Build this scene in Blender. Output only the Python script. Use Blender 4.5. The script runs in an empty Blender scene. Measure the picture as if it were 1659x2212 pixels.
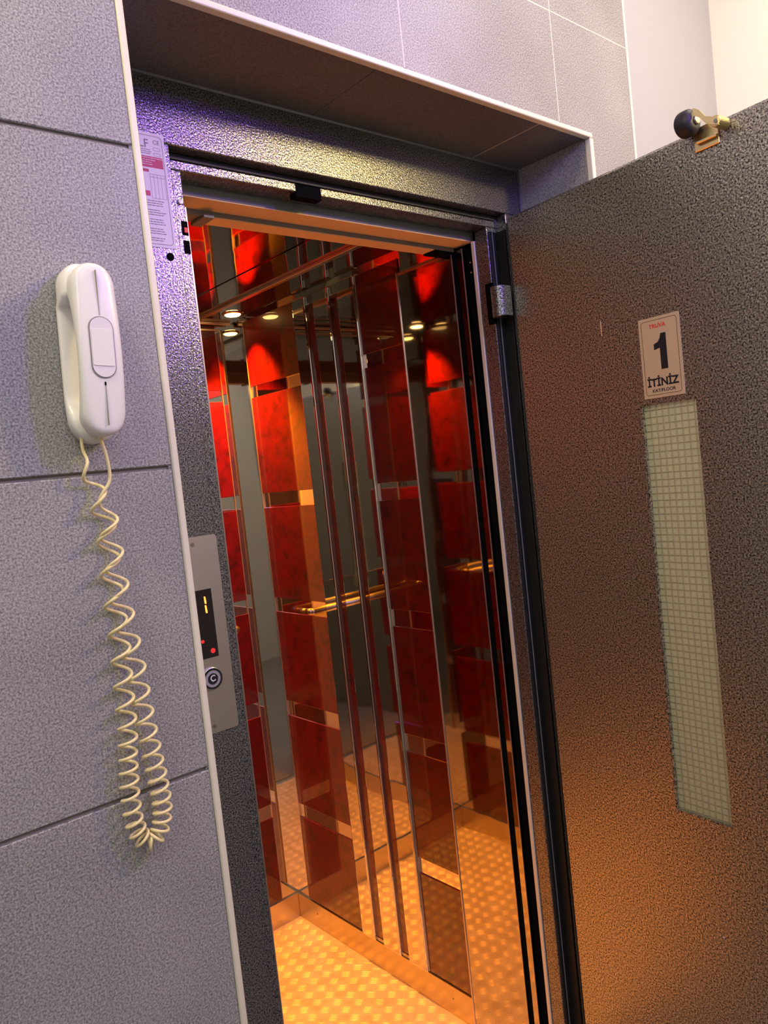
import bpy, bmesh, math, random
from mathutils import Vector, Matrix, noise as mnoise
random.seed(7)
sc = bpy.context.scene
COL = sc.collection
PI = math.pi

# ------------------------------------------------------------------ materials
def mat(name):
    m = bpy.data.materials.new(name); m.use_nodes = True
    nt = m.node_tree
    b = nt.nodes['Principled BSDF']
    return m, nt, b

def setp(b, color=None, metallic=None, rough=None, spec=None, coat=None, coat_rough=None, trans=None, ior=None, emit=None, estr=None):
    if color is not None: b.inputs['Base Color'].default_value = (*color, 1)
    if metallic is not None: b.inputs['Metallic'].default_value = metallic
    if rough is not None: b.inputs['Roughness'].default_value = rough
    if spec is not None: b.inputs['Specular IOR Level'].default_value = spec
    if coat is not None: b.inputs['Coat Weight'].default_value = coat
    if coat_rough is not None: b.inputs['Coat Roughness'].default_value = coat_rough
    if trans is not None: b.inputs['Transmission Weight'].default_value = trans
    if ior is not None: b.inputs['IOR'].default_value = ior
    if emit is not None: b.inputs['Emission Color'].default_value = (*emit, 1)
    if estr is not None: b.inputs['Emission Strength'].default_value = estr

def plain(name, color, **k):
    m, nt, b = mat(name); setp(b, color, **k); return m

def objcoord(nt, rot=(0, 0, 0), scale=(1, 1, 1)):
    tc = nt.nodes.new('ShaderNodeTexCoord'); mp = nt.nodes.new('ShaderNodeMapping')
    mp.inputs['Rotation'].default_value = rot; mp.inputs['Scale'].default_value = scale
    nt.links.new(tc.outputs['Object'], mp.inputs['Vector']); return mp.outputs['Vector']

def noise(nt, vec, scale, detail=2, rough=.5, dist=0):
    n = nt.nodes.new('ShaderNodeTexNoise'); n.inputs['Scale'].default_value = scale
    n.inputs['Detail'].default_value = detail; n.inputs['Roughness'].default_value = rough
    n.inputs['Distortion'].default_value = dist
    nt.links.new(vec, n.inputs['Vector']); return n.outputs['Fac']

def ramp(nt, fac, stops):
    r = nt.nodes.new('ShaderNodeValToRGB'); e = r.color_ramp.elements
    while len(e) < len(stops): e.new(.5)
    for el, (p, c) in zip(e, stops): el.position = p; el.color = (*c, 1)
    nt.links.new(fac, r.inputs['Fac']); return r.outputs['Color']

def bump(nt, h, b, strength=.3, dist=.001):
    n = nt.nodes.new('ShaderNodeBump'); n.inputs['Strength'].default_value = strength
    n.inputs['Distance'].default_value = dist
    nt.links.new(h, n.inputs['Height']); nt.links.new(n.outputs['Normal'], b.inputs['Normal'])
    return n

def math_n(nt, op, a, b=None):
    n = nt.nodes.new('ShaderNodeMath'); n.operation = op
    for i, v in enumerate((a, b)):
        if v is None: continue
        if isinstance(v, (int, float)): n.inputs[i].default_value = v
        else: nt.links.new(v, n.inputs[i])
    return n.outputs[0]

def hammer(name, dark, light, rough=.38, scale=330, metallic=.75, bs=.55):
    m, nt, b = mat(name)
    v = objcoord(nt)
    n1 = noise(nt, v, scale, 3, .6)
    nt.links.new(ramp(nt, n1, [(.36, dark), (.68, light)]), b.inputs['Base Color'])
    setp(b, metallic=metallic, rough=rough)
    n2 = noise(nt, v, scale * .8, 2, .5)
    bump(nt, n2, b, bs, .0016)
    return m

def tile(name, c1, c2, scale=300):
    m, nt, b = mat(name)
    v = objcoord(nt)
    n1 = noise(nt, v, scale, 4, .65)
    n2 = noise(nt, v, 5, 2, .5)
    mix = math_n(nt, 'ADD', math_n(nt, 'MULTIPLY', n1, .88), math_n(nt, 'MULTIPLY', n2, .12))
    nt.links.new(ramp(nt, mix, [(.38, c1), (.62, c2)]), b.inputs['Base Color'])
    setp(b, rough=.42, spec=.4)
    bump(nt, n1, b, .05, .0006)
    return m

def red_laminate(name, k=1.0):
    m, nt, b = mat(name)
    v = objcoord(nt)
    n1 = noise(nt, v, 26, 5, .65, .6)
    nt.links.new(ramp(nt, n1, [(.32, (.03 * k, .0, .0003)), (.46, (.078 * k, .0001, .0004)), (.7, (.125 * k, .0002, .0005))]), b.inputs['Base Color'])
    setp(b, rough=.35, spec=.3, coat=1.0, coat_rough=.02); b.inputs['Coat IOR'].default_value = 1.6
    return m

def steel(name, color=(.55, .53, .5), rough=.04, wav=.0):
    m, nt, b = mat(name)
    setp(b, color, metallic=1, rough=rough)
    if wav:
        v = objcoord(nt, scale=(1, 1, .25))
        bump(nt, noise(nt, v, 9, 1, .4), b, wav, .01)
    return m

M = {}
M['tile'] = tile('grey_speckled_tile', (.12, .118, .125), (.44, .43, .44), 400)
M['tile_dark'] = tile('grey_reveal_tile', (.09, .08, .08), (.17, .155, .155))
M['grout'] = plain('grout', (.22, .2, .19), rough=.9)
M['grout_light'] = plain('pale_grout', (.62, .57, .48), rough=.9)
M['trim'] = plain('cream_plastic_trim', (.72, .68, .56), rough=.35)
M['paint'] = plain('white_wall_paint', (.74, .73, .72), rough=.7)
M['paint_cool_lit'] = plain('wall_paint_cool_lit', (.37, .37, .41), rough=.7)  # cooler, dimmer light on this wall is put into the colour
M['paint_warm_lit'] = plain('wall_paint_warm_lit', (.83, .8, .7), rough=.7)  # warm lamp light on the right wall is put into the colour
M['hammer'] = hammer('charcoal_hammered_paint', (.004, .004, .005), (.43, .425, .42), rough=.23, scale=400, bs=.40)
M['hammer_door'] = hammer('charcoal_hammered_door_paint', (.010, .009, .008), (.72, .69, .58), rough=.28, scale=300, bs=.55)
M['black'] = plain('black_rubber', (.008, .008, .009), rough=.55)
M['slot'] = plain('black_slot', (.004, .004, .005), rough=1, spec=.05)
M['beam'] = plain('grey_primer_steel', (.2, .21, .21), rough=.55, metallic=.2)
M['beam_lit'] = plain('header_orange_lit', (.80, .54, .30), rough=.6)  # orange car light on the header undersides is put into this colour
M['red'] = red_laminate('red_marbled_laminate')
M['red_ceiling'] = red_laminate('dark_red_ceiling_laminate', .35)
M['steel'] = steel('polished_steel', (.68, .64, .58), .03, .05)
M['steel_dark'] = steel('smoked_polished_steel', (.46, .42, .37), .035, .06)
M['yellow_streak'] = plain('yellow_streak_strip', (.9, .66, .24), metallic=.3, rough=.45)  # yellow chosen for the streak it reflects in the red panels
M['bronze'] = steel('bronze_plate', (.45, .3, .18), .35)
M['steel_ceiling'] = steel('smoked_ceiling_steel', (.30, .25, .23), .035, .05)
M['steel_satin'] = steel('satin_steel', (.62, .58, .52), .32)
M['steel_skirt'] = steel('brushed_skirting_steel', (.55, .46, .32), .28)
M['alu'] = plain('aluminium_edge', (.6, .47, .38), metallic=.8, rough=.32)
M['strip'] = plain('pale_aluminium_strip', (.74, .70, .60), metallic=.2, rough=.45)
M['mirror'] = steel('mirror_glass', (.8, .8, .78), .01)
M['white_plastic'] = plain('white_plastic', (.78, .76, .74), rough=.28, spec=.5)
M['white_plastic2'] = plain('white_plastic_key', (.72, .69, .71), rough=.35, spec=.5)
M['cord'] = plain('cream_cord', (.80, .67, .36), rough=.42)
M['seam'] = plain('seam_grey', (.25, .23, .22), rough=.6)
M['plate'] = steel('brushed_call_plate', (.5, .46, .41), .42)
M['display'] = plain('smoked_display', (.01, .006, .006), rough=.15)
M['led'] = plain('lit_red_digit', (.2, .01, .0), emit=(1, .16, .02), estr=5.5)
M['led_dim'] = plain('lit_red_lamp', (.2, .01, .01), emit=(1, .03, .03), estr=.7)
M['btn_ring'] = steel('button_ring', (.6, .6, .62), .2)
M['btn_grey'] = plain('button_grey', (.35, .35, .38), rough=.3)
M['btn_black'] = plain('button_black', (.01, .01, .013), rough=.25)
M['btn_white'] = plain('button_white', (.8, .8, .82), rough=.4)
M['screw'] = steel('screw_steel', (.3, .28, .25), .35)
M['brass'] = steel('yellow_passivated_steel', (.75, .62, .3), .3)
M['rubber'] = plain('roller_rubber', (.018, .016, .02), rough=.5, spec=.4)
M['sign_plate'] = plain('brushed_sign_plate', (.66, .5, .36), metallic=.25, rough=.4)
M['ink'] = plain('black_ink', (.008, .008, .014), rough=.5)
M['ink_brown'] = plain('brown_ink', (.12, .06, .02), rough=.5)
M['ink_red'] = plain('red_ink', (.75, .04, .03), rough=.5)
M['label_paper'] = plain('white_sticker_violet_lit', (.62, .56, .76), rough=.45)  # white paper with violet hall light put into its colour
M['ink_grey'] = plain('grey_ink', (.16, .13, .22), rough=.6)
M['ink_magenta'] = plain('magenta_ink', (.42, .015, .12), rough=.5)
M['ink_lilac'] = plain('lilac_ink', (.34, .25, .42), rough=.6)
M['lens'] = plain('downlight_lens', (.9, .8, .6), emit=(1, .62, .2), estr=14)
M['bezel'] = steel('downlight_bezel', (.8, .6, .35), .25)
M['shaft'] = plain('shaft_concrete', (.03, .03, .03), rough=.95)
M['hall_floor'] = tile('hall_floor_tile', (.16, .15, .15), (.3, .29, .28), 160)
M['fixture'] = plain('fixture_body', (.8, .8, .8), rough=.5)

def treadplate():
    m, nt, b = mat('aluminium_treadplate')
    n1 = noise(nt, objcoord(nt), 14, 4, .6)
    nt.links.new(ramp(nt, n1, [(.3, (.60, .50, .34)), (.7, (.85, .74, .54))]), b.inputs['Base Color'])
    setp(b, metallic=.5, rough=.46)
    return m
M['tread'] = treadplate()

def reeded_glass():
    m, nt, b = mat('grid_pattern_glass')
    v = objcoord(nt, scale=(1 / .0135, 1 / .0135, 1 / .0135))
    s = nt.nodes.new('ShaderNodeSeparateXYZ'); nt.links.new(v, s.inputs[0])
    def tri(a):
        f = math_n(nt, 'ABSOLUTE', math_n(nt, 'SUBTRACT', math_n(nt, 'FRACT', a), .5))
        return math_n(nt, 'MULTIPLY', f, 2)
    px, pz = tri(s.outputs[0]), tri(s.outputs[2])
    h = math_n(nt, 'MAXIMUM', math_n(nt, 'POWER', px, 6), math_n(nt, 'POWER', pz, 6))
    nt.links.new(ramp(nt, h, [(0, (.72, .72, .50)), (1, (.56, .56, .40))]), b.inputs['Base Color'])
    setp(b, rough=.33, trans=.55, ior=1.3, spec=.5)
    bump(nt, h, b, .8, .002)
    return m
M['glass'] = reeded_glass()

# ------------------------------------------------------------------ mesh helpers
def bm_box(bm, x0, x1, y0, y1, z0, z1, bev=0, seg=1):
    x0, x1 = min(x0, x1), max(x0, x1); y0, y1 = min(y0, y1), max(y0, y1); z0, z1 = min(z0, z1), max(z0, z1)
    r = bmesh.ops.create_cube(bm, size=1)
    vs = r['verts']
    for v in vs:
        v.co = Vector((x0 + (v.co.x + .5) * (x1 - x0), y0 + (v.co.y + .5) * (y1 - y0), z0 + (v.co.z + .5) * (z1 - z0)))
    if bev:
        es = list({e for v in vs for e in v.link_edges})
        bmesh.ops.bevel(bm, geom=es, offset=bev, segments=seg, affect='EDGES', profile=.5)

def bm_cyl(bm, p0, p1, r0, r1=None, seg=24, bev=0):
    r1 = r0 if r1 is None else r1
    p0, p1 = Vector(p0), Vector(p1); d = p1 - p0
    q = d.to_track_quat('Z', 'Y').to_matrix().to_4x4()
    mtx = Matrix.Translation((p0 + p1) / 2) @ q
    r = bmesh.ops.create_cone(bm, cap_ends=True, segments=seg, radius1=r0, radius2=r1, depth=d.length, matrix=mtx)
    if bev:
        es = [e for e in {e for v in r['verts'] for e in v.link_edges} if len(e.link_faces) == 2 and any(len(f.verts) > 4 for f in e.link_faces)]
        bmesh.ops.bevel(bm, geom=es, offset=bev, segments=3, affect='EDGES', profile=.5)

def bm_prism(bm, pts, y0, y1):
    """outline in x,z extruded from y0 to y1"""
    a = [bm.verts.new((x, y0, z)) for x, z in pts]; b = [bm.verts.new((x, y1, z)) for x, z in pts]
    n = len(pts)
    bm.faces.new(a); bm.faces.new(b[::-1])
    for i in range(n): bm.faces.new((a[i], b[i], b[(i + 1) % n], a[(i + 1) % n]))
    bmesh.ops.recalc_face_normals(bm, faces=bm.faces)

def rrect(x0, x1, z0, z1, r, n=5):
    pts = []
    for cx, cz, a0 in ((x1 - r, z1 - r, 0), (x0 + r, z1 - r, 90), (x0 + r, z0 + r, 180), (x1 - r, z0 + r, 270)):
        for i in range(n + 1):
            a = math.radians(a0 + 90 * i / n); pts.append((cx + r * math.cos(a), cz + r * math.sin(a)))
    return pts

def bm_ring(bm, out, inn, y0, y1):
    """flat frame between two outlines with equal point count, extruded in y"""
    n = len(out)
    A = [bm.verts.new((x, y0, z)) for x, z in out]; B = [bm.verts.new((x, y0, z)) for x, z in inn]
    C = [bm.verts.new((x, y1, z)) for x, z in out]; D = [bm.verts.new((x, y1, z)) for x, z in inn]
    for i in range(n):
        j = (i + 1) % n
        bm.faces.new((A[i], A[j], B[j], B[i])); bm.faces.new((C[i], D[i], D[j], C[j]))
        bm.faces.new((A[i], C[i], C[j], A[j])); bm.faces.new((B[i], B[j], D[j], D[i]))
    bmesh.ops.recalc_face_normals(bm, faces=bm.faces)

def obj(name, bm, m, parent=None, smooth=False, origin=None):
    me = bpy.data.meshes.new(name)
    if origin is not None:
        bmesh.ops.translate(bm, verts=bm.verts, vec=-Vector(origin))
    bm.to_mesh(me); bm.free()
    if m: me.materials.append(m)
    if smooth:
        for p in me.polygons: p.use_smooth = True
    o = bpy.data.objects.new(name, me); COL.objects.link(o)
    if origin is not None: o.location = origin
    if parent: o.parent = parent
    return o

def box(name, m, b, parent=None, bev=0, seg=1):
    bm = bmesh.new(); bm_box(bm, *b, bev=bev, seg=seg)
    return obj(name, bm, m, parent)

def boxes(name, m, bl, parent=None, bev=0, seg=1):
    bm = bmesh.new()
    for b in bl: bm_box(bm, *b, bev=bev, seg=seg)
    return obj(name, bm, m, parent)

def thing(name, label, cat, loc=(0, 0, 0), group=None, kind=None):
    o = bpy.data.objects.new(name, None); COL.objects.link(o); o.location = loc
    o.empty_display_size = .05
    o['label'] = label; o['category'] = cat
    if group: o['group'] = group
    if kind: o['kind'] = kind
    return o

def struct(o):
    o['kind'] = 'structure'; return o

def text_mesh(name, s, m, parent, x, z, y, w=None, h=None, extrude=.0002, bold=0.0):
    cu = bpy.data.curves.new(name + '_c', 'FONT'); cu.body = s; cu.size = 1
    cu.extrude = 0; cu.offset = bold
    tmp = bpy.data.objects.new('t', cu); COL.objects.link(tmp)
    dg = bpy.context.evaluated_depsgraph_get()
    me = bpy.data.meshes.new_from_object(tmp.evaluated_get(dg))
    bpy.data.objects.remove(tmp); bpy.data.curves.remove(cu)
    xs = [v.co.x for v in me.vertices]; ys = [v.co.y for v in me.vertices]
    mx, my = min(xs), min(ys); W, H = max(xs) - mx, max(ys) - my
    sx = (w / W) if w else (h / H); sz = (h / H) if h else sx
    for v in me.vertices:
        v.co = Vector((x - sx * W / 2 + (v.co.x - mx) * sx, y, z - sz * H / 2 + (v.co.y - my) * sz))
    me.materials.clear(); me.materials.append(m)
    me.name = name
    o = bpy.data.objects.new(name, me); COL.objects.link(o); o.parent = parent
    return o

# ------------------------------------------------------------------ camera (solved from the photograph's vanishing points)
cam_d = bpy.data.cameras.new('camera'); cam = bpy.data.objects.new('camera', cam_d); COL.objects.link(cam)
cam_loc = Vector((-0.46160555, -0.93953139, 1.5506536))
fw = Vector((0.65002494, 0.75784482, -0.05602499)); up = Vector((0.11800531, -0.02783514, 0.99262276)); rt = Vector((0.75069456, -0.6518408, -0.10752325))
mw = Matrix.Identity(4)
for i in range(3):
    mw[i][0], mw[i][1], mw[i][2], mw[i][3] = rt[i], up[i], -fw[i], cam_loc[i]
cam.matrix_world = mw
cam_d.sensor_fit = 'VERTICAL'; cam_d.sensor_height = 24; cam_d.sensor_width = 18
FPX = 1671.4548
cam_d.lens = FPX / 2212 * 24
cam_d.clip_start = .01
sc.camera = cam

# pixel of the photograph -> point of the plane y = Y (used once, to lay out the hanging cord on the wall)
def at_y(px, py, Y):
    d = rt * ((px - 829.5) / FPX) - up * ((py - 1106) / FPX) + fw
    t = (Y - cam_loc.y) / d.y
    return cam_loc + d * t

# ------------------------------------------------------------------ setting
W, D, HT, HL = 1.0281, .1954, 2.2019, 2.097
WE = 1.212; XR = 1.648; HC = 2.95
HX0 = -2.0; HY0 = -2.1

bm = bmesh.new()
g = .0026
rows = [0, .375, .778, 1.181, 1.5821, 1.99, 2.398, 2.8, HC]
cols = [-.008, -.44, -.872, -1.304, -1.736, HX0]
for i in range(len(rows) - 1):
    for j in range(len(cols) - 1):
        bm_box(bm, cols[j + 1] + g, cols[j] - (g if j else 0), 0, .012, rows[i] + g, rows[i + 1] - g, bev=.0012)
g2 = .0014
rows2 = [HT + .008, 2.4338, 2.84, HC]
xs2 = [-.008, .066, .496, .926, WE - .004]
for i in range(3):
    for j in range(4):
        if i == 0 and j == 3: continue
        bm_box(bm, xs2[j] + g2, xs2[j + 1] - g2, 0, .012, rows2[i] + (0 if i == 0 else g2), rows2[i + 1] - g2, bev=.0005)
xa, xb, xc = .926 + g2, W + .01, WE - .004 - g2
bm_prism(bm, [(xa, HT + .008), (xb, HT + .008), (xb, 2.028 + g2), (xc, 2.028 + g2), (xc, 2.4338 - g2), (xa, 2.4338 - g2)], 0, .012)
zr = [0, .4, .81, 1.217, 1.622, 2.028]
for i in range(5):
    bm_box(bm, W + .01, WE - .004, 0, .012, zr[i] + g2, zr[i + 1] - g2, bev=.0005)
wall = obj('wall_front', bm, M['tile']); struct(wall)
struct(boxes('wall_front_core', M['grout'], [
    (HX0, -.006, .005, .19, 0, HC), (-.006, W + .01, .005, .19, HT + .012, HC), (W + .014, WE - .006, .005, .19, 0, HC)]))
# pale grout behind the narrow upper joints
struct(boxes('wall_front_grout', M['grout_light'], [(-.006, WE - .006, .0003, .005, HT + .012, HC), (W + .014, WE - .006, .0003, .005, 0, HT + .01)]))
# reveal tiles: soffit and the two sides of the recess
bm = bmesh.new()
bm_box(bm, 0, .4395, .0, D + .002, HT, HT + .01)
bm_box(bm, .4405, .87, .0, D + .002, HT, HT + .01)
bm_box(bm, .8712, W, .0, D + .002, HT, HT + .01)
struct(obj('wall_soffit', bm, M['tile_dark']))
struct(box('trim_6', M['grout_light'], (.8698, .8714, .001, D, HT - .0003, HT + .004)))
struct(box('wall_reveal_right', M['tile'], (W, W + .012, .002, D + .08, 0, HT)))
struct(box('wall_reveal_left', M['tile'], (-.012, 0, .002, D + .08, 0, HT)))
# caulk bead along the back of the soffit and the side
bm = bmesh.new()
bm_cyl(bm, (.0, D - .001, HT - .001), (W, D - .001, HT - .001), .003, seg=8)
bm_cyl(bm, (W - .001, D - .001, 0), (W - .001, D - .001, HT), .003, seg=8)
struct(obj('trim_7', bm, M['beam'], smooth=True))

def profile_x(name, x0, x1, z, m):
    bm = bmesh.new()
    bm_box(bm, x0, x1, -.0035, .012, z, z + .0105, bev=.003, seg=3)
    return struct(obj(name, bm, m))
profile_x('trim_1', -.004, W + .009, HT - .001, M['trim'])
bm = bmesh.new(); bm_box(bm, -.008, .002, -.003, .012, 0, HT + .008, bev=.003, seg=3); struct(obj('trim_2', bm, M['trim']))
bm = bmesh.new(); bm_box(bm, W - .001, W + .0115, -.003, .012, 0, HT - .001, bev=.003, seg=3); struct(obj('trim_3', bm, M['trim']))
bm = bmesh.new(); bm_box(bm, WE - .006, WE + .002, -.002, .012, 0, HC, bev=.001); struct(obj('trim_4', bm, M['trim']))
struct(box('wall_niche', M['paint_cool_lit'], (WE - .004, XR + .1, .004, .19, 0, HC)))
struct(box('wall_right', M['paint_warm_lit'], (XR, XR + .1, HY0, .004, 0, HC)))
struct(box('wall_left', M['paint'], (HX0 - .1, HX0, HY0, .19, 0, HC)))
struct(box('wall_back', M['paint'], (HX0 - .1, XR + .1, HY0 - .1, HY0, 0, HC)))
struct(box('ceiling', M['paint'], (HX0 - .1, XR + .1, HY0 - .1, .19, HC, HC + .1)))
struct(box('floor', M['hall_floor'], (HX0 - .1, XR + .1, HY0 - .1, D + .08, -.1, 0)))
struct(boxes('wall_shaft', M['shaft'], [
    (-.35, 1.35, 1.5, 1.55, -.3, 2.7), (-.4, -.35, .19, 1.55, -.3, 2.7), (1.35, 1.4, .19, 1.55, -.3, 2.7),
    (-.35, 1.35, .19, 1.5, 2.65, 2.7), (-.35, 1.35, .285, 1.5, -.35, -.3),
    (-.35, -.012, .19, .195, -.3, 2.65), (W + .012, 1.35, .19, .195, -.3, 2.65)]))

# ------------------------------------------------------------------ landing door frame
fr = thing('elevator_doorway_surround', 'charcoal hammered-metal elevator door frame set back in the tiled recess', 'door frame', (.5, D, 0), kind='thing')
def fp(name, m, bl, bev=.0018, seg=2):
    bm = bmesh.new()
    for b in bl: bm_box(bm, *b, bev=bev, seg=seg)
    bmesh.ops.translate(bm, verts=bm.verts, vec=-Vector((.5, D, 0)))
    return obj(name, bm, m, fr)
JL, RI, HD = .1475, .1795, .225
fp('lintel', M['hammer'], [(0.001, W - .001, D, D + .028, HL, HT - .001)])
fp('jamb', M['hammer'], [(0.001, JL, D, D + .07, 0, HL)])
fp('jamb', M['hammer'], [(.968, W - .001, D, D + .07, 0, HL)])
fp('rebate_strip', M['hammer'], [(JL, RI, HD, HD + .045, 0, 2.0715)])
fp('rebate_strip', M['hammer'], [(.933, .968, HD, HD + .037, 0, 2.0715)])
fp('header', M['hammer'], [(JL, .968, HD, HD + .05, 2.0715, HL + .04)])
fp('edge_strip', M['strip'], [(.9295, .9345, .263, .2725, 0, 2.05)], .001)
fp('lock_slot', M['slot'], [(.4085, .4665, HD - .001, HD + .02, 2.063, 2.0915)], .0008)
bm = bmesh.new(); bm_cyl(bm, (.127, D - .0012, 1.9184), (.127, D + .004, 1.9184), .0062, seg=28)
bmesh.ops.translate(bm, verts=bm.verts, vec=-Vector((.5, D, 0))); obj('fixing_hole', bm, M['slot'], fr)
bm = bmesh.new(); bm_cyl(bm, (.1712, HD - .004, 2.0195), (.1712, HD + .004, 2.0195), .0046, seg=20, bev=.001)
bmesh.ops.translate(bm, verts=bm.verts, vec=-Vector((.5, D, 0))); obj('bumper_button', bm, M['white_plastic'], fr, smooth=True)
lk = fp('latch_slot', M['slot'], [(.169, .1802, HD - .0008, HD + .03, 1.966, 1.989), (.169, .1802, HD - .0008, HD + .03, 1.936, 1.9575)], .0005)
fp('latch_pin', M['ink_red'], [(.1725, .1795, HD - .0016, HD + .01, 1.970, 1.979)], .001)
# deadening seal that lies in the rebate of the header and of the hinge side
fp('seal', M['black'], [(.155, .96, HD - .004, HD, HL - .0105, HL - .001)], .001)
fp('seal', M['black'], [(.9365, .9675, HD - .004, HD, .02, 2.06)], .001)
fp('seal', M['black'], [(.9605, .9678, D + .001, HD - .004, .02, 2.06)], .001)
fp('seal_rib', M['beam'], [(.9455, .9475, HD - .0055, HD - .003, .02, 2.06)], .0004)

# hinge: a plate wrapped round the pin, with the black cut-out beside it
hg = bmesh.new()
bm_cyl(hg, (.9235, .1985, 1.861), (.9235, .1985, 1.929), .0185, seg=28, bev=.0015)
bm_box(hg, .9235, .945, .180, .196, 1.861, 1.929, bev=.0015)
bmesh.ops.translate(hg, verts=hg.verts, vec=-Vector((.5, D, 0)))
h = obj('hinge', hg, M['hammer'], fr); h['label'] = 'hammered hinge knuckle'
for p in h.data.polygons: p.use_smooth = False
fp('hinge_cutout', M['slot'], [(.9305, .934, HD - .001, .243, 1.852, 1.945), (.9305, .955, HD - .002, HD + .002, 1.852, 1.945)], .0005)

# ------------------------------------------------------------------ information sticker on the left jamb
stk = thing('information_sticker', 'white instruction sticker with violet light in its colour and a magenta bar on the left jamb', 'sticker', (.08, D, 1.93))
def sp(name, m, fn):
    bm = bmesh.new(); fn(bm); bmesh.ops.translate(bm, verts=bm.verts, vec=-Vector((.08, D, 1.93))); return obj(name, bm, m, stk)
SX0, SX1, SZ0, SZ1 = .022, .1392, 1.9315, 2.1085
y = D - .0008
sp('paper', M['label_paper'], lambda b: bm_prism(b, rrect(SX0, SX1, SZ0, SZ1, .002), y, D))
sp('border_line', M['ink_grey'], lambda b: bm_ring(b, rrect(SX0 + .004, SX1 - .004, SZ0 + .0045, SZ1 - .0045, .006), rrect(SX0 + .0047, SX1 - .0047, SZ0 + .0052, SZ1 - .0052, .0055), y - .0002, y))
sp('magenta_bar', M['ink_magenta'], lambda b: (bm_box(b, SX0 + .006, SX1 - .006, y - .0002, y, 2.0545, 2.0715), bm_box(b, .098, .108, y - .0002, y, 2.047, 2.0515), bm_box(b, .098, .106, y - .0002, y, 2.010, 2.018)))
def lines(b):
    r = random.Random(3)
    for zz in (2.0695, 2.0655, 2.0605, 2.0565):
        pass
    z = 2.003
    k = 0
    while z > 1.941:
        x = .03; end = SX1 - .009 - r.random() * .012
        while x < end:
            w = .002 + r.random() * .006
            bm_box(b, x, min(x + w, end), y - .0002, y, z - .0005, z + .0006); x += w + .0009
        k += 1; z -= .0036 if k % 3 else .0072
def lines2(b):
    r = random.Random(4)
    for zz in (2.0815, 2.0785, 2.0755):
        x = .05
        while x < .112:
            w = .002 + r.random() * .005
            bm_box(b, x, x + w, y - .0002, y, zz - .0005, zz + .0005); x += w + .0008
sp('small_print', M['ink_grey'], lines); sp('address_print', M['ink_grey'], lines2)
def table(b):
    for xx in (.1085, .1145, .1205, .1265, .1325): bm_box(b, xx, xx + .0005, y - .0002, y, 2.007, 2.044)
    for zz in (2.007, 2.0395, 2.044): bm_box(b, .1085, .133, y - .0002, y, zz, zz + .0006)
sp('printed_table', M['ink_lilac'], table)
def barlines(b):
    r = random.Random(5)
    for zz in (2.069, 2.0655, 2.0622, 2.0588):
        x = .03
        while x < (.131 if zz > 2.068 else .115):
            w = .002 + r.random() * .006
            bm_box(b, x, x + w, y - .0004, y - .0002, zz - .0004, zz + .0005); x += w + .001
sp('bar_print', M['label_paper'], barlines)
text_mesh('lettering', 'LF', M['ink_grey'], stk, .1045 - .08, 2.091 - 1.93, y - .0003 - D, h=.0125)
text_mesh('lettering', 'CE', M['ink_grey'], stk, .1255 - .08, 2.0945 - 1.93, y - .0003 - D, h=.0065)
for zz, ww in ((2.084, .016), (2.0755, .014)):
    sp('emblem', M['ink_lilac'], lambda b: bm_ring(b, rrect(.119, .119 + .012, zz - .0025, zz + .0025, .002), rrect(.1197, .119 + .0113, zz - .0018, zz + .0018, .0015), y - .0002, y))

# ------------------------------------------------------------------ call panel on the left jamb
cp = thing('call_panel', 'brushed steel lift call panel with a lit red digit and a round button', 'control panel', (.11, D, 1.156))
def cpp(name, m, fn, smooth=False, par=None):
    bm = bmesh.new(); fn(bm); bmesh.ops.translate(bm, verts=bm.verts, vec=-Vector((.11, D, 1.156))); return obj(name, bm, m, par or cp, smooth)
cpp('face_plate', M['plate'], lambda b: bm_prism(b, rrect(.068, .1465, 1.156, 1.4745, .005), D - .0024, D - .0002))
dsp = cpp('display', M['display'], lambda b: bm_box(b, .083, .1258, D - .0028, D - .0015, 1.278, 1.3888))
DX = -.11; DZ = -1.156
def seg(b):
    for z0, z1 in ((1.3655, 1.3775), (1.3505, 1.3635)):
        bm_prism(b, [(.1120, z0 + .001), (.1130, z0), (.1145, z0), (.1150, z0 + .001), (.1142, z1 - .001), (.1132, z1), (.1120, z1), (.1115, z1 - .001)], D - .0032, D - .0028)
cpp('digit_one', M['led'], seg, par=dsp)
def dot(b):
    bm_cyl(b, (.1165, D - .0033, 1.2885), (.1165, D - .0028, 1.2885), .0042, seg=18)
cpp('call_lamp', M['led_dim'], dot, par=dsp)
def dot2(b):
    bm_cyl(b, (.1005, D - .0033, 1.3065), (.1005, D - .0028, 1.3065), .0028, seg=14)
cpp('call_lamp', M['led_dim'], dot2, par=dsp)
bx, bz = .1085, 1.2445
pb = cpp('push_button', M['btn_ring'], lambda b: bm_cyl(b, (bx, D - .0058, bz), (bx, D - .001, bz), .0185, seg=40, bev=.0015), True)
for nm, mm, rr, dy in (('button_rim', 'btn_black', .0168, .0062), ('button_face', 'btn_grey', .0135, .0066), ('button_centre', 'btn_black', .009, .0069)):
    cpp(nm, M[mm], lambda b: bm_cyl(b, (bx, D - dy, bz), (bx, D - .004, bz), rr, seg=36), par=pb)
text_mesh('lettering', '\u00c7', M['btn_white'], pb, bx + DX, bz + DZ, -.0072, h=.0125, bold=.02)
for zz in (1.4628, 1.1675):
    xx = .1035 if zz > 1.3 else .1035
    s_ = cpp('screw', M['screw'], lambda b: (bm_cyl(b, (xx, D - .0032, zz), (xx, D - .002, zz), .0032, seg=18), bm_box(b, xx - .0022, xx + .0022, D - .0034, D - .003, zz - .0004, zz + .0004)))

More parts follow.
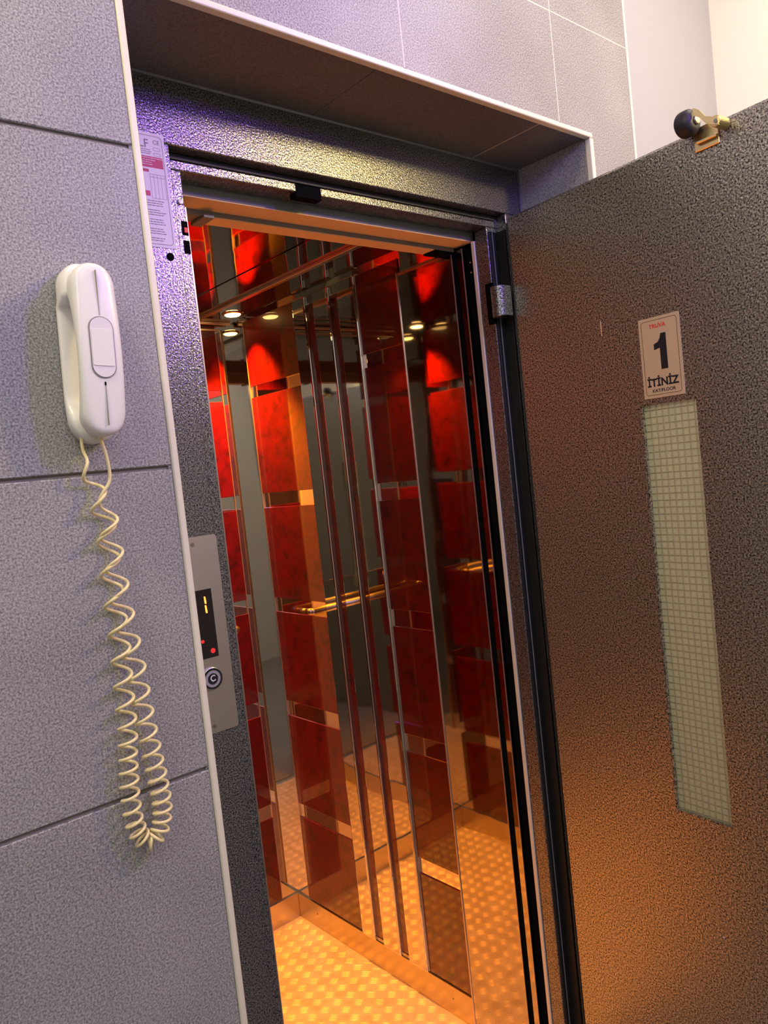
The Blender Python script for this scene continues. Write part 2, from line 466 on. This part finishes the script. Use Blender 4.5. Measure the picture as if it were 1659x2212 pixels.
# ------------------------------------------------------------------ open door leaf
A0 = Vector((0.9314, -0.0202, 0)); dv = Vector((-.09287, -.99568, 0))
door = thing('elevator_door_leaf', 'charcoal hammered-metal elevator door swung open with a narrow glass window', 'door', A0, kind='thing')
door.rotation_euler = (0, 0, math.atan2(dv.y, dv.x))
U0, U1, ZT, TH = -.202, .60, 2.0795, .036
wu0, wu1, wz0, wz1 = .1065, .2275, .8045, 1.6185
def leaf():
    bm = bmesh.new()
    # front skin with opening, back skin, rims
    def skin(yy, flip, inset=0):
        o = [(U0 + inset, .012), (U1 - inset, .012), (U1 - inset, ZT - inset), (U0 + inset, ZT - inset)]
        i = [(wu0, wz0), (wu1, wz0), (wu1, wz1), (wu0, wz1)]
        ov = [bm.verts.new((u, yy, z)) for u, z in o]; iv = [bm.verts.new((u, yy, z)) for u, z in i]
        for k in range(4):
            j = (k + 1) % 4
            bm.faces.new((ov[k], ov[j], iv[j], iv[k]))
        return ov, iv
    of, i_f = skin(0, False, .006)
    om = [bm.verts.new((u, .006, z)) for u, z in [(U0, .012), (U1, .012), (U1, ZT), (U0, ZT)]]
    ob, ib = skin(TH, True)
    for k in range(4):
        j = (k + 1) % 4
        bm.faces.new((of[k], of[j], om[j], om[k])); bm.faces.new((om[k], om[j], ob[j], ob[k])); bm.faces.new((i_f[k], i_f[j], ib[j], ib[k]))
    bmesh.ops.recalc_face_normals(bm, faces=bm.faces)
    return obj('leaf', bm, M['hammer_door'], door)
leaf()
def dpart(name, m, fn, smooth=False, par=None):
    bm = bmesh.new(); fn(bm); return obj(name, bm, m, par or door, smooth)
dpart('glass_pane', M['glass'], lambda b: bm_box(b, wu0 - .0, wu1 + .0, .008, .013, wz0, wz1))
def bead(b):
    t = .0022
    for yy in ((.001, .008),):
        bm_box(b, wu0, wu0 + t, yy[0], yy[1], wz0, wz1); bm_box(b, wu1 - t, wu1, yy[0], yy[1], wz0, wz1)
        bm_box(b, wu0, wu1, yy[0], yy[1], wz0, wz0 + t); bm_box(b, wu0, wu1, yy[0], yy[1], wz1 - t, wz1)
dpart('glazing_bead', M['hammer_door'], bead)
dpart('edge_seal', M['black'], lambda b: bm_box(b, U0 - .006, U0, .004, .03, .02, ZT - .01, bev=.002))
# small paint chips
dpart('paint_chip', M['label_paper'], lambda b: bm_prism(b, [(.1860, .5735), (.1875, .5715), (.1893, .5725), (.1898, .5755), (.1880, .5765)], -.0003, 0))
dpart('scuff_mark', M['beam_lit'], lambda b: bm_prism(b, [(.029, 1.770), (.0305, 1.768), (.0315, 1.785), (.0308, 1.800), (.0295, 1.799)], -.0002, 0))

# ------------------------------------------------------------------ floor number sign above the window
sg = thing('floor_number_sign', 'small bronze-toned plate reading 1 and push above the door window', 'sign', A0)
sg.rotation_euler = door.rotation_euler
s0, s1, t0, t1 = .1183, .2062, 1.6282, 1.7800
def spart(name, m, fn):
    bm = bmesh.new(); fn(bm); return obj(name, bm, m, sg)
spart('plate', M['sign_plate'], lambda b: bm_prism(b, rrect(s0, s1, t0, t1, .0012), -.0012, 0))
spart('border_line', M['ink_brown'], lambda b: bm_ring(b, rrect(s0 + .0055, s1 - .0055, t0 + .0055, t1 - .0055, .005), rrect(s0 + .0064, s1 - .0064, t0 + .0064, t1 - .0064, .0043), -.0014, -.0012))
sc_ = (s0 + s1) / 2
one = [(.000, .0), (.0145, .0), (.0145, .067), (.0035, .067), (.0015, .0585), (-.0035, .052), (-.0125, .0485), (-.0125, .0375), (.0, .0405)]
spart('digit_one', M['ink'], lambda b: bm_prism(b, [(sc_ - .001 + u, 1.6805 + z) for u, z in one], -.0015, -.0012))
text_mesh('lettering', 'TRUVA', M['ink_red'], sg, sc_ - .003, 1.7630, -.0015, w=.036, h=.0080, bold=.03)
text_mesh('lettering', '\u0130T\u0130N\u0130Z', M['ink'], sg, sc_, 1.6600, -.0015, w=.068, h=.0205, bold=.035)
text_mesh('lettering', 'KAT/FLOOR', M['ink'], sg, sc_ + .001, 1.6418, -.0015, w=.050, h=.0062, bold=.02)

# ------------------------------------------------------------------ roller on the leaf's top edge
rl = thing('door_roller', 'black rubber roller on a yellow metal bracket at the door top', 'roller', A0)
rl.rotation_euler = door.rotation_euler
def rp(name, m, fn, smooth=False, par=None):
    bm = bmesh.new(); fn(bm); return obj(name, bm, m, par or rl, smooth)
cz, cy, cu = 2.0865, -.0226, .262
def wheel(b):
    bm_cyl(b, (cu - .012, cy, cz), (cu + .022, cy, cz), .0225, seg=36)
    geom = [e for e in b.edges if len(e.link_faces) == 2 and any(len(f.verts) > 4 for f in e.link_faces)]
    bmesh.ops.bevel(b, geom=geom, offset=.0125, segments=6, affect='EDGES', profile=.5)
wh = rp('wheel', M['rubber'], wheel, True)
rp('hub', M['steel_satin'], lambda b: bm_cyl(b, (cu + .02, cy, cz), (cu + .026, cy, cz), .0075, seg=24, bev=.001), True, wh)
def arm(b):
    pts = [(cu + .025, cz + .012, .0085), (cu + .036, cz + .004, .008), (cu + .046, cz - .010, .0075), (cu + .058, cz - .0165, .0085), (cu + .068, cz - .020, .0085)]
    prev = None
    for k, (u, z, w) in enumerate(pts):
        ring = [b.verts.new((u, cy - .012, z - w)), b.verts.new((u, cy - .009, z - w)), b.verts.new((u, cy - .009, z + w * .6)), b.verts.new((u, cy - .012, z + w * .6))]
        if prev:
            for a in range(4): b.faces.new((prev[a], prev[(a + 1) % 4], ring[(a + 1) % 4], ring[a]))
        else: b.faces.new(ring)
        prev = ring
    b.faces.new(prev[::-1])
    bm_cyl(b, (cu + .062, cy - .010, cz - .020), (cu + .062, -.0006, cz - .020), .0095, seg=24, bev=.001)
    bmesh.ops.recalc_face_normals(b, faces=b.faces)
rp('bracket_arm', M['brass'], arm)
rp('bracket_foot', M['brass'], lambda b: (bm_box(b, cu + .012, cu + .05, -.012, -.0006, cz - .036, cz - .031, bev=.001), bm_box(b, cu + .004, cu + .05, -.004, -.0006, cz - .046, cz - .006, bev=.001)))
rp('bracket_screw', M['screw'], lambda b: bm_cyl(b, (cu + .064, cy - .013, cz - .021), (cu + .064, cy - .009, cz - .021), .0035, seg=14))

# ------------------------------------------------------------------ intercom handset on the tiles
ph = thing('intercom_handset', 'white wall intercom handset hung on its cradle on the tiled wall', 'intercom phone', (-.1, 0, 1.62))
P0 = Vector((-.1, 0, 1.62))
def loft(bm, secs, n=28, p=2.6):
    """secs: (z, xc, halfwidth, y_back, y_front) cross-sections stacked in z, superellipse in x,y"""
    prev = None
    for (z, xc, hw, yb, yf) in secs:
        cyy = (yb + yf) / 2; hy = abs(yb - yf) / 2
        ring = []
        for i in range(n):
            a = 2 * PI * i / n; c, s = math.cos(a), math.sin(a)
            ring.append(bm.verts.new((xc + hw * math.copysign(abs(c) ** (2 / p), c), cyy + hy * math.copysign(abs(s) ** (2 / p), s), z)))
        if prev:
            for i in range(n): bm.faces.new((prev[i], prev[(i + 1) % n], ring[(i + 1) % n], ring[i]))
        else: bm.faces.new(ring[::-1])
        prev = ring
    bm.faces.new(prev)
    bmesh.ops.recalc_face_normals(bm, faces=bm.faces)
def endcurve(t, r):
    """0..1 width factor near the rounded ends, t distance from the end, r radius"""
    if t >= r: return 1
    return math.sqrt(max(0, 1 - (1 - t / r) ** 2))
def php(name, m, bm, smooth=True, par=None):
    bmesh.ops.translate(bm, verts=bm.verts, vec=-P0); return obj(name, bm, m, par or ph, smooth)
# cradle
bm = bmesh.new(); zb, zt = 1.6170, 1.8300
secs = []
N = 40
for i in range(N + 1):
    s = (1 - math.cos(PI * i / N)) / 2; z = zb + (zt - zb) * s
    t = min(z - zb, zt - z)
    hw = .0285 * (max(endcurve(t, .03), .06))
    def sm(a, b, v):
        q_ = min(max((v - a) / (b - a), 0), 1); return q_ * q_ * (3 - 2 * q_)
    yf = -.0115 - .0215 * sm(zt - .052, zt - .046, z) - .0145 * (1 - sm(zb + .025, zb + .055, z))
    secs.append((z, -.1035, hw, -.0003, yf * (.35 + .65 * endcurve(t, .012))))
loft(bm, secs, 32, 4)
cr0_ = php('cradle', M['white_plastic'], bm)
# handset
bm = bmesh.new(); zb, zt = 1.6225, 1.8225
secs = []
for i in range(N + 1):
    s = (1 - math.cos(PI * i / N)) / 2; z = zb + (zt - zb) * s
    t = min(z - zb, zt - z)
    base_hw = .0252
    hw = base_hw * max(endcurve(t, .027), .08)
    arch = math.sin(PI * min(max((z - zb - .02) / (zt - zb - .055), 0), 1))
    yb_ = -.027 - .019 * arch ** .8
    yf_ = -.0575 - .004 * math.sin(PI * s)
    f = endcurve(t, .008)
    mid = -.043; yb_ = mid + (yb_ - mid) * (.45 + .55 * f); yf_ = mid + (yf_ - mid) * (.35 + .65 * f)
    secs.append((z, -.1035, hw, yb_, yf_))
loft(bm, secs, 36, 3.6)
hs_ = php('handset', M['white_plastic'], bm)
for o_ in (cr0_, hs_):
    o_.rotation_euler = (0, .0375, 0); o_.location = (-.0055, 0, 0)
# press key with its raised outline, seam and pin hole
yk = -.0608
def stad(x0, x1, z0, z1, r): return rrect(x0, x1, z0, z1, r, 8)
kx0, kx1, kz0, kz1 = -.1163, -.0897, 1.6890, 1.7575
bm = bmesh.new(); bm_ring(bm, stad(kx0 - .0011, kx1 + .0011, kz0 - .0011, kz1 + .0011, .0138), stad(kx0 - .0003, kx1 + .0003, kz0 - .0003, kz1 + .0003, .0133), yk - .0011, yk + .0012); php('key_outline', M['seam'], bm, False, hs_)
bm = bmesh.new(); bm_prism(bm, stad(kx0, kx1, kz0, kz1, .0132), yk - .0018, yk + .001); php('talk_key', M['white_plastic2'], bm, False, hs_)
bm = bmesh.new(); bm_prism(bm, rrect(kx0 + .001, kx1 - .001, kz0 + .013, kz1 - .014, .002), yk - .0025, yk - .001); php('talk_key_pad', M['white_plastic'], bm, False, hs_)
bm = bmesh.new(); bm_box(bm, -.1032, -.1028, -.0615, -.058, 1.634, 1.684); php('seam_line', M['seam'], bm, False, hs_)
bm = bmesh.new(); bm_box(bm, -.1032, -.1028, -.0615, -.058, 1.760, 1.812); php('seam_line', M['seam'], bm, False, hs_)
bm = bmesh.new(); bm_box(bm, -.1040, -.1022, -.0620, -.058, 1.6795, 1.6840, bev=.0006); php('microphone_hole', M['slot'], bm, False, hs_)
# coiled cord
ctrl = [ # px, py in the photograph's frame projected onto the hanging plane, coil radius (m), turns rate per metre
 (175, 944, .000, 0), (178, 975, .0015, 12), (186, 1010, .0055, 22), (207, 1060, .010, 24), (222, 1110, .0115, 25), (232, 1160, .0115, 25), (238, 1220, .0115, 25), (246, 1290, .0115, 27),
 (256, 1360, .0112, 29), (262, 1430, .011, 31), (268, 1500, .0108, 36), (275, 1570, .0105, 44), (277, 1640, .0102, 60), (280, 1700, .0102, 62), (286, 1755, .0103, 62), (298, 1797, .0103, 85), (318, 1817, .0103, 100),
 (338, 1805, .0103, 100), (349, 1775, .0105, 84), (350, 1735, .0108, 74), (342, 1690, .0110, 66), (331, 1640, .0112, 56), (319, 1585, .0112, 46), (308, 1530, .0112, 38), (298, 1470, .0112, 34), (286, 1410, .0112, 31),
 (272, 1350, .0112, 28), (260, 1290, .0112, 27), (250, 1230, .0112, 25), (240, 1170, .0112, 25), (232, 1115, .0105, 24), (228, 1075, .006, 14), (236, 1035, .0022, 8), (228, 985, .001, 4), (214, 943, .0, 0)]
cen = []
for i, (px, py, r, k) in enumerate(ctrl):
    yy = -.0165 if i < 17 else -.019
    if i > 28: yy = -.019 - .008 * (i - 28) / 6
    cen.append((at_y(px, py, yy), r, k))
def catmull(vals, t):
    i = int(t); f = t - i; n = len(vals)
    p0, p1, p2, p3 = vals[max(i - 1, 0)], vals[min(i, n - 1)], vals[min(i + 1, n - 1)], vals[min(i + 2, n - 1)]
    return .5 * ((2 * p1) + (p2 - p0) * f + (2 * p0 - 5 * p1 + 4 * p2 - p3) * f * f + (3 * p1 - p0 - 3 * p2 + p3) * f ** 3)
cp_ = [c[0] for c in cen]; cr_ = [c[1] for c in cen]; ck_ = [c[2] for c in cen]
pts = []; ph_ang = 2.2; last = None
NS = 3400
for i in range(NS + 1):
    t = i / NS * (len(cen) - 1) * .99999
    p = catmull(cp_, t); q = catmull(cp_, min(t + .02, len(cen) - 1.0001)); 
    tg = (q - p)
    if tg.length < 1e-7: tg = last_t
    tg = tg.normalized(); last_t = tg
    r = max(0, catmull(cr_, t)); k = max(0, catmull(ck_, t))
    if last is not None: ph_ang += 2 * PI * k * (p - last).length
    last = p
    nrm = Vector((0, -1, 0)); side = tg.cross(nrm).normalized()
    nz = .0 + mnoise.noise(Vector((t * 1.3, 0, 0))) * .0006
    pts.append(p + side * (r + nz) * math.cos(ph_ang) - nrm * r * .95 * math.sin(ph_ang))
cu_ = bpy.data.curves.new('cord', 'CURVE'); cu_.dimensions = '3D'; cu_.bevel_depth = .0020; cu_.bevel_resolution = 3
spl = cu_.splines.new('POLY'); spl.points.add(len(pts) - 1)
for i, p in enumerate(pts): spl.points[i].co = (*(p - P0), 1)
tmp = bpy.data.objects.new('t', cu_); COL.objects.link(tmp)
dg = bpy.context.evaluated_depsgraph_get(); me = bpy.data.meshes.new_from_object(tmp.evaluated_get(dg)); bpy.data.objects.remove(tmp)
me.name = 'coiled_cord'; me.materials.clear(); me.materials.append(M['cord'])
for p in me.polygons: p.use_smooth = True
cord = bpy.data.objects.new('coiled_cord', me); COL.objects.link(cord); cord.parent = ph
cord['label'] = 'cream coiled cord'

# ------------------------------------------------------------------ elevator car
CL, CR, CB, CF, CH = .08, .94, 1.386, .335, 2.1
CO = Vector((.5, .85, 0))
car = thing('elevator_car', 'elevator car lined with red marbled panels and polished steel', 'elevator', CO)
def ep(name, m, bl, par=None, bev=0, seg=1, label=None):
    bm = bmesh.new()
    for b in bl: bm_box(bm, *b, bev=bev, seg=seg)
    bmesh.ops.translate(bm, verts=bm.verts, vec=-CO)
    o = obj(name, bm, m, par or car)
    if label: o['label'] = label
    return o
bm = bmesh.new(); bm_box(bm, CL - .02, CR + .02, .315, CB + .02, -.03, 0)
cell = .0315; rot = math.radians(41); cr_, sr_ = math.cos(rot), math.sin(rot)
for i in range(-45, 46):
    for j in range(-45, 46):
        for k in range(5):
            t = (k - 2) * cell * .175
            horiz = (i + j) % 2 == 0
            lx, ly = (i + .5) * cell, (j + .5) * cell
            ax, ay = (1, 0) if horiz else (0, 1)          # bar direction
            cx, cy__ = lx + (0 if horiz else t), ly + (t if horiz else 0)
            wx, wy = .5 * cr_ * 0 + .5 + cx * cr_ - cy__ * sr_, .85 + cx * sr_ + cy__ * cr_
            if not (CL < wx < CR - .012 and .325 < wy < CB - .012): continue
            dx, dy = ax * cr_ - ay * sr_, ax * sr_ + ay * cr_
            nx, ny = -dy, dx
            L_, w_, h_ = .0132, .0017, .0005
            P_ = [bm.verts.new((wx - dx * L_, wy - dy * L_, 0)), bm.verts.new((wx + nx * w_, wy + ny * w_, 0)), bm.verts.new((wx + dx * L_, wy + dy * L_, 0)), bm.verts.new((wx - nx * w_, wy - ny * w_, 0)),
                  bm.verts.new((wx - dx * L_ * .5, wy - dy * L_ * .5, h_)), bm.verts.new((wx + dx * L_ * .5, wy + dy * L_ * .5, h_))]
            for f in ((0, 4, 1), (1, 4, 5), (1, 5, 2), (2, 5, 3), (3, 5, 4), (3, 4, 0)): bm.faces.new([P_[q] for q in f][::-1])
bmesh.ops.translate(bm, verts=bm.verts, vec=-CO)
cf_ = obj('car_floor', bm, M['tread'], car); cf_['label'] = 'aluminium tread plate floor'
ep('door_sill', M['steel_satin'], [(.18, .94, .285, .315, -.03, 0)])
# ceiling
ceil_ = ep('car_ceiling', M['steel_ceiling'], [(CL - .02, .655, CF, CB + .02, CH, CH + .02)])
ep('ceiling_sheet', M['steel_dark'], [(.657, .784, CF, CB, CH - .002, CH + .02)], ceil_)
ep('ceiling_sheet', M['steel_dark'], [(.786, CR + .004, CF, CB, CH - .0025, CH + .02)], ceil_)
ep('ceiling_bar', M['steel_satin'], [(.779, .796, CF, CB - .03, CH - .010, CH - .002)], ceil_, .001)
ep('ceiling_bar', M['alu'], [(.2, CR - .012, CB - .016, CB - .006, CH - .012, CH - .003)], ceil_, .001)
ep('ceiling_bar', M['alu'], [(.2, .89, CB - .003, CB + .001, CH - .030, CH - .024)], ceil_, .0005)

bands = [(.385, .432), (.745, .796), (1.106, 1.154), (1.462, 1.510), (1.832, 1.869)]
zsp = [(.090, .385), (.432, .745), (.796, 1.106), (1.154, 1.462), (1.510, 1.832), (1.869, 2.086)]
S = .0035   # steel backing lies this far behind the red faces
# right side wall
rw = ep('side_wall', M['steel'], [(CR + S, CR + .03, .34, CB + S, 0, CH)])
for (a, b_) in ((1.016, 1.312), (.537, .7085)):
    for (z0, z1) in zsp:
        ep('red_panel', M['red'], [(CR, CR + S + .001, a, b_, z0, z1)], rw, .0012, 2)
ep('edge_strip', M['alu'], [(CR - .001, CR + S, 1.3125, 1.315, .09, 2.09)], rw)  # added strips stand in for bright glints on the panel bevels
ep('edge_strip', M['alu'], [(CR - .002, CR + S, 1.0125, 1.0150, .09, 2.09)], rw)
ep('edge_strip', M['alu'], [(CR - .002, CR + S, .709, .7112, .09, 2.09)], rw)
# three polished pilaster strips with two red grooves between
ep('groove_back', M['red'], [(CR + .001, CR + .012, .711, 1.012, .10, 2.06)], rw)
for (a, b_) in ((.947, 1.012), (.828, .908), (.7115, .792)):
    ep('pilaster', M['steel'], [(CR - .0095, CR + .010, a, b_, .086, 2.088)], rw, .0055, 4)
for (a, b_) in ((.908, .947), (.792, .828)):
    ep('groove_cap', M['steel_dark'], [(CR, CR + .01, a, b_, 2.062, 2.088)], rw)
    ep('groove_cap', M['steel_dark'], [(CR, CR + .01, a, b_, .086, .098)], rw)
ep('skirting', M['steel_skirt'], [(CR - .003, CR + S, .538, CB + S, 0, .086)], rw, .0008)
# mirrored return beside the doorway
mr = ep('door_return', M['steel_dark'], [(CR - .010, CR + .012, .338, .533, 0, 2.0455)], rw, .0008, label='mirror-polished return panel')
ep('return_edge', M['alu'], [(CR - .0125, CR + .012, .531, .5355, 0, 2.0455)], rw, .0008)
ep('return_groove', M['slot'], [(CR - .006, CR + .01, .3195, .338, 0, 2.045)], rw)
ep('return_lip', M['steel_dark'], [(CR - .010, CR + .01, .3025, .3195, 0, 2.043)], rw, .001)
ep('return_lip_edge', M['alu'], [(CR - .0115, CR - .009, .3015, .3035, 0, 2.043)], rw)
ep('return_lip_edge', M['alu'], [(CR - .0115, CR - .009, .3365, .3385, 0, 2.043)], rw)
ep('gap_post', M['slot'], [(CR, CR + .03, .276, .3015, 0, 2.043)], rw)
for zz in (2.008, 1.985):
    bm = bmesh.new(); bm_cyl(bm, (CR - .001, .288, zz), (CR + .001, .288, zz), .0022, seg=12); bmesh.ops.translate(bm, verts=bm.verts, vec=-CO); obj('screw', bm, M['steel_satin'], rw)
# skirting screws
for yy in (1.27, .62):
    bm = bmesh.new(); bm_cyl(bm, (CR - .0042, yy, .05), (CR - .0025, yy, .05), .003, seg=12); bmesh.ops.translate(bm, verts=bm.verts, vec=-CO); obj('screw', bm, M['screw'], rw)

# rear wall
bw = ep('rear_wall', M['steel'], [(CL - .01, CR + S, CB + S, CB + .03, 0, CH)])
for (a, b_) in ((.748, .8735), (.13, .268)):
    for (z0, z1) in zsp:
        ep('red_panel', M['red'], [(a, b_, CB, CB + S + .001, z0, z1)], bw, .0012, 2)
ep('mirror', M['mirror'], [(.28, .676, CB - .003, CB + .006, 1.16, 2.06)], bw, .001)
ep('pilaster', M['yellow_streak'], [(.680, .744, CB - .006, CB + .01, .086, 2.07)], bw, .004, 3)  # hidden strip added to reflect as a yellow streak in the red panels
for xx in (.8735, .746, .268):
    ep('edge_strip', M['alu'], [(xx, xx + .0024, CB - .001, CB + S, .09, 2.06)], bw)  # added too, for the glint along the rear panel bevels
ep('skirting', M['steel_skirt'], [(CL, CR - .0032, CB - .003, CB + S, 0, .086)], bw, .0008)
# handrail on the rear wall
bm = bmesh.new()
zr_, yr_ = 1.07, CB - .055
prev = [(.80, CB, zr_), (.80, CB - .035, zr_), (.785, yr_, zr_), (.24, yr_, zr_), (.225, CB - .035, zr_), (.225, CB, zr_)]
for a, b_ in zip(prev, prev[1:]): bm_cyl(bm, a, b_, .013, seg=20)
for a in prev[1:-1]: bmesh.ops.create_uvsphere(bm, u_segments=16, v_segments=10, radius=.013, matrix=Matrix.Translation(a))
bmesh.ops.translate(bm, verts=bm.verts, vec=-CO); obj('handrail', bm, M['steel_satin'], car, True)

# left side wall (seen in the polished panels)
lw = ep('side_wall', M['steel'], [(CL - .03, CL - S, .34, CB + S, 0, CH)])
for (a, b_) in ((1.02, 1.312),):
    for (z0, z1) in zsp:
        ep('red_panel', M['red'], [(CL - S - .001, CL, a, b_, z0, z1)], lw, .0012, 2)
ep('notice_plate', M['bronze'], [(CL - .009, CL - .005, .58, .97, 1.80, 1.955)], lw, .0008)
rr_ = random.Random(9)
for k in range(6):
    yy = .60
    while yy < .93:
        ww = .01 + rr_.random() * .05
        if rr_.random() > .25: ep('notice_print', M['ink'], [(CL - .0052, CL - .0046, yy, yy + ww, 1.82 + k * .022, 1.829 + k * .022)], lw)
        yy += ww + .02
ep('skirting', M['steel_skirt'], [(CL - S, CL + .003, .34, CB - .0032, 0, .086)], lw, .0008)
# front return on the left of the doorway, with the car control strip
fw_ = ep('front_wall', M['steel_satin'], [(CL - .02, .2222, .302, .335, 0, 2.043), (CL - .02, CR + .02, .302, .335, 2.0531, CH + .02)])
ep('return_edge', M['alu'], [(.2221, .2233, .3012, .335, 0, 2.043)], fw_)
# door header trays
hb = ep('door_header', M['beam'], [(.13, .945, .277, .330, 2.0545, 2.16)], bev=.0006)
ep('header_lit_underside', M['beam_lit'], [(.13, .944, .2775, .3300, 2.0530, 2.0546)], hb)  # underside skin, carries the orange car light in its colour
ep('header_tray', M['beam'], [(.13, .935, .3305, .370, 2.0440, 2.12)], hb, .0006)
ep('header_lit_underside', M['beam_lit'], [(.285, .868, .3308, .3698, 2.0425, 2.0442)], hb)
ep('header_clip', M['beam'], [(.2665, .2885, .318, .371, 2.0370, 2.0425), (.2, .2885, .330, .336, 2.0425, 2.0485)], hb, .0008)
ep('header_bumper', M['slot'], [(.868, .93, .333, .369, 2.0385, 2.0440)], hb, .0008)

# ------------------------------------------------------------------ downlights in the car ceiling
def make_light(x, y, label):
    t = thing('ceiling_light', label, 'light', (x, y, CH - .0025), group='downlights in the elevator ceiling')
    bm = bmesh.new(); bm_cyl(bm, (0, 0, -.003), (0, 0, 0), .034, .036, seg=40); obj('bezel', bm, M['bezel'], t, True)
    bm = bmesh.new()
    bm_cyl(bm, (0, 0, -.0075), (0, 0, -.003), .021, .0265, seg=40, bev=.001); obj('lens', bm, M['lens'], t, True)
    return t
LP = [(.868, 1.250, 'lit round downlight in the car ceiling, nearest the far right corner'),
      (.150, 1.280, 'lit round downlight in the car ceiling, mirrored in the door return panel')]
for x, yv, lb in LP: make_light(x, yv, lb)

# ------------------------------------------------------------------ lights
def area(name, loc, target, size, power, color, sy=None, spread=180):
    d = bpy.data.lights.new(name, 'AREA'); d.energy = power; d.color = color; d.size = size
    if sy: d.shape = 'RECTANGLE'; d.size_y = sy
    d.spread = math.radians(spread)
    o = bpy.data.objects.new(name, d); COL.objects.link(o); o.location = loc
    o.rotation_euler = (Vector(target) - Vector(loc)).to_track_quat('-Z', 'Y').to_euler(); return o
def spot(name, loc, power, color, angle=110, blend=.5, r=.02):
    d = bpy.data.lights.new(name, 'SPOT'); d.energy = power; d.color = color; d.spot_size = math.radians(angle); d.spot_blend = blend; d.shadow_soft_size = r
    o = bpy.data.objects.new(name, d); COL.objects.link(o); o.location = loc; return o
OR = (1, .315, .010)
for i, (x, yv, _) in enumerate(LP):
    spot('car_light', (x, yv, CH - .013), (230, 190)[i], OR, 84, .8, .02)
area('warm_hall_lamp', (1.30, -1.12, 2.50), (.45, .2, 2.1), .12, 15, (1, .76, .27))
area('violet_hall_strip', (.78, -1.25, 2.48), (.3, .2, 2.0), .12, 12, (.28, .10, 1.0), sy=.3)
area('violet_side_strip', (-.25, -1.1, 2.55), (1.0, .1, 2.0), .12, 1.4, (.30, .14, 1.0), sy=.3)
spot('violet_patch_spot', (.25, -.75, 2.86), 20, (.34, .16, 1.0), 40, 1, .05).rotation_euler = (Vector((.42, 0, 2.33)) - Vector((.25, -.75, 2.86))).to_track_quat('-Z', 'Y').to_euler()  # unseen spot added to throw a violet patch on the upper tiles
area('left_hall_lamp', (-.62, -.36, 2.82), (.1, -.35, 1.0), .24, 10, (1, .85, .50))
area('far_hall_lamp', (-1.5, -1.5, 2.86), (.2, 0, 1.6), .5, 12, (.97, 1, .88))
area('hall_fill', (-.1, -1.5, 2.90), (-.1, -.6, 0), 1.1, 12, (.93, .99, .93))  # added broad fill for the hall, not a fixture
area('right_hall_lamp', (1.2, -.55, 2.88), (1.5, -.3, 0), .3, 4.2, (.97, 1, .74))

w = bpy.data.worlds.new('world'); sc.world = w; w.use_nodes = True
w.node_tree.nodes['Background'].inputs[0].default_value = (.01, .01, .012, 1)
w.node_tree.nodes['Background'].inputs[1].default_value = 1

vs = sc.view_settings
vs.view_transform = 'Standard'; vs.look = 'None'; vs.gamma = 1; vs.exposure = 0; vs.use_curve_mapping = False
cy_ = sc.cycles
cy_.max_bounces = 14; cy_.glossy_bounces = 10; cy_.diffuse_bounces = 4; cy_.transmission_bounces = 6
cy_.sample_clamp_indirect = 4; cy_.blur_glossy = .3
cy_.use_denoising = True
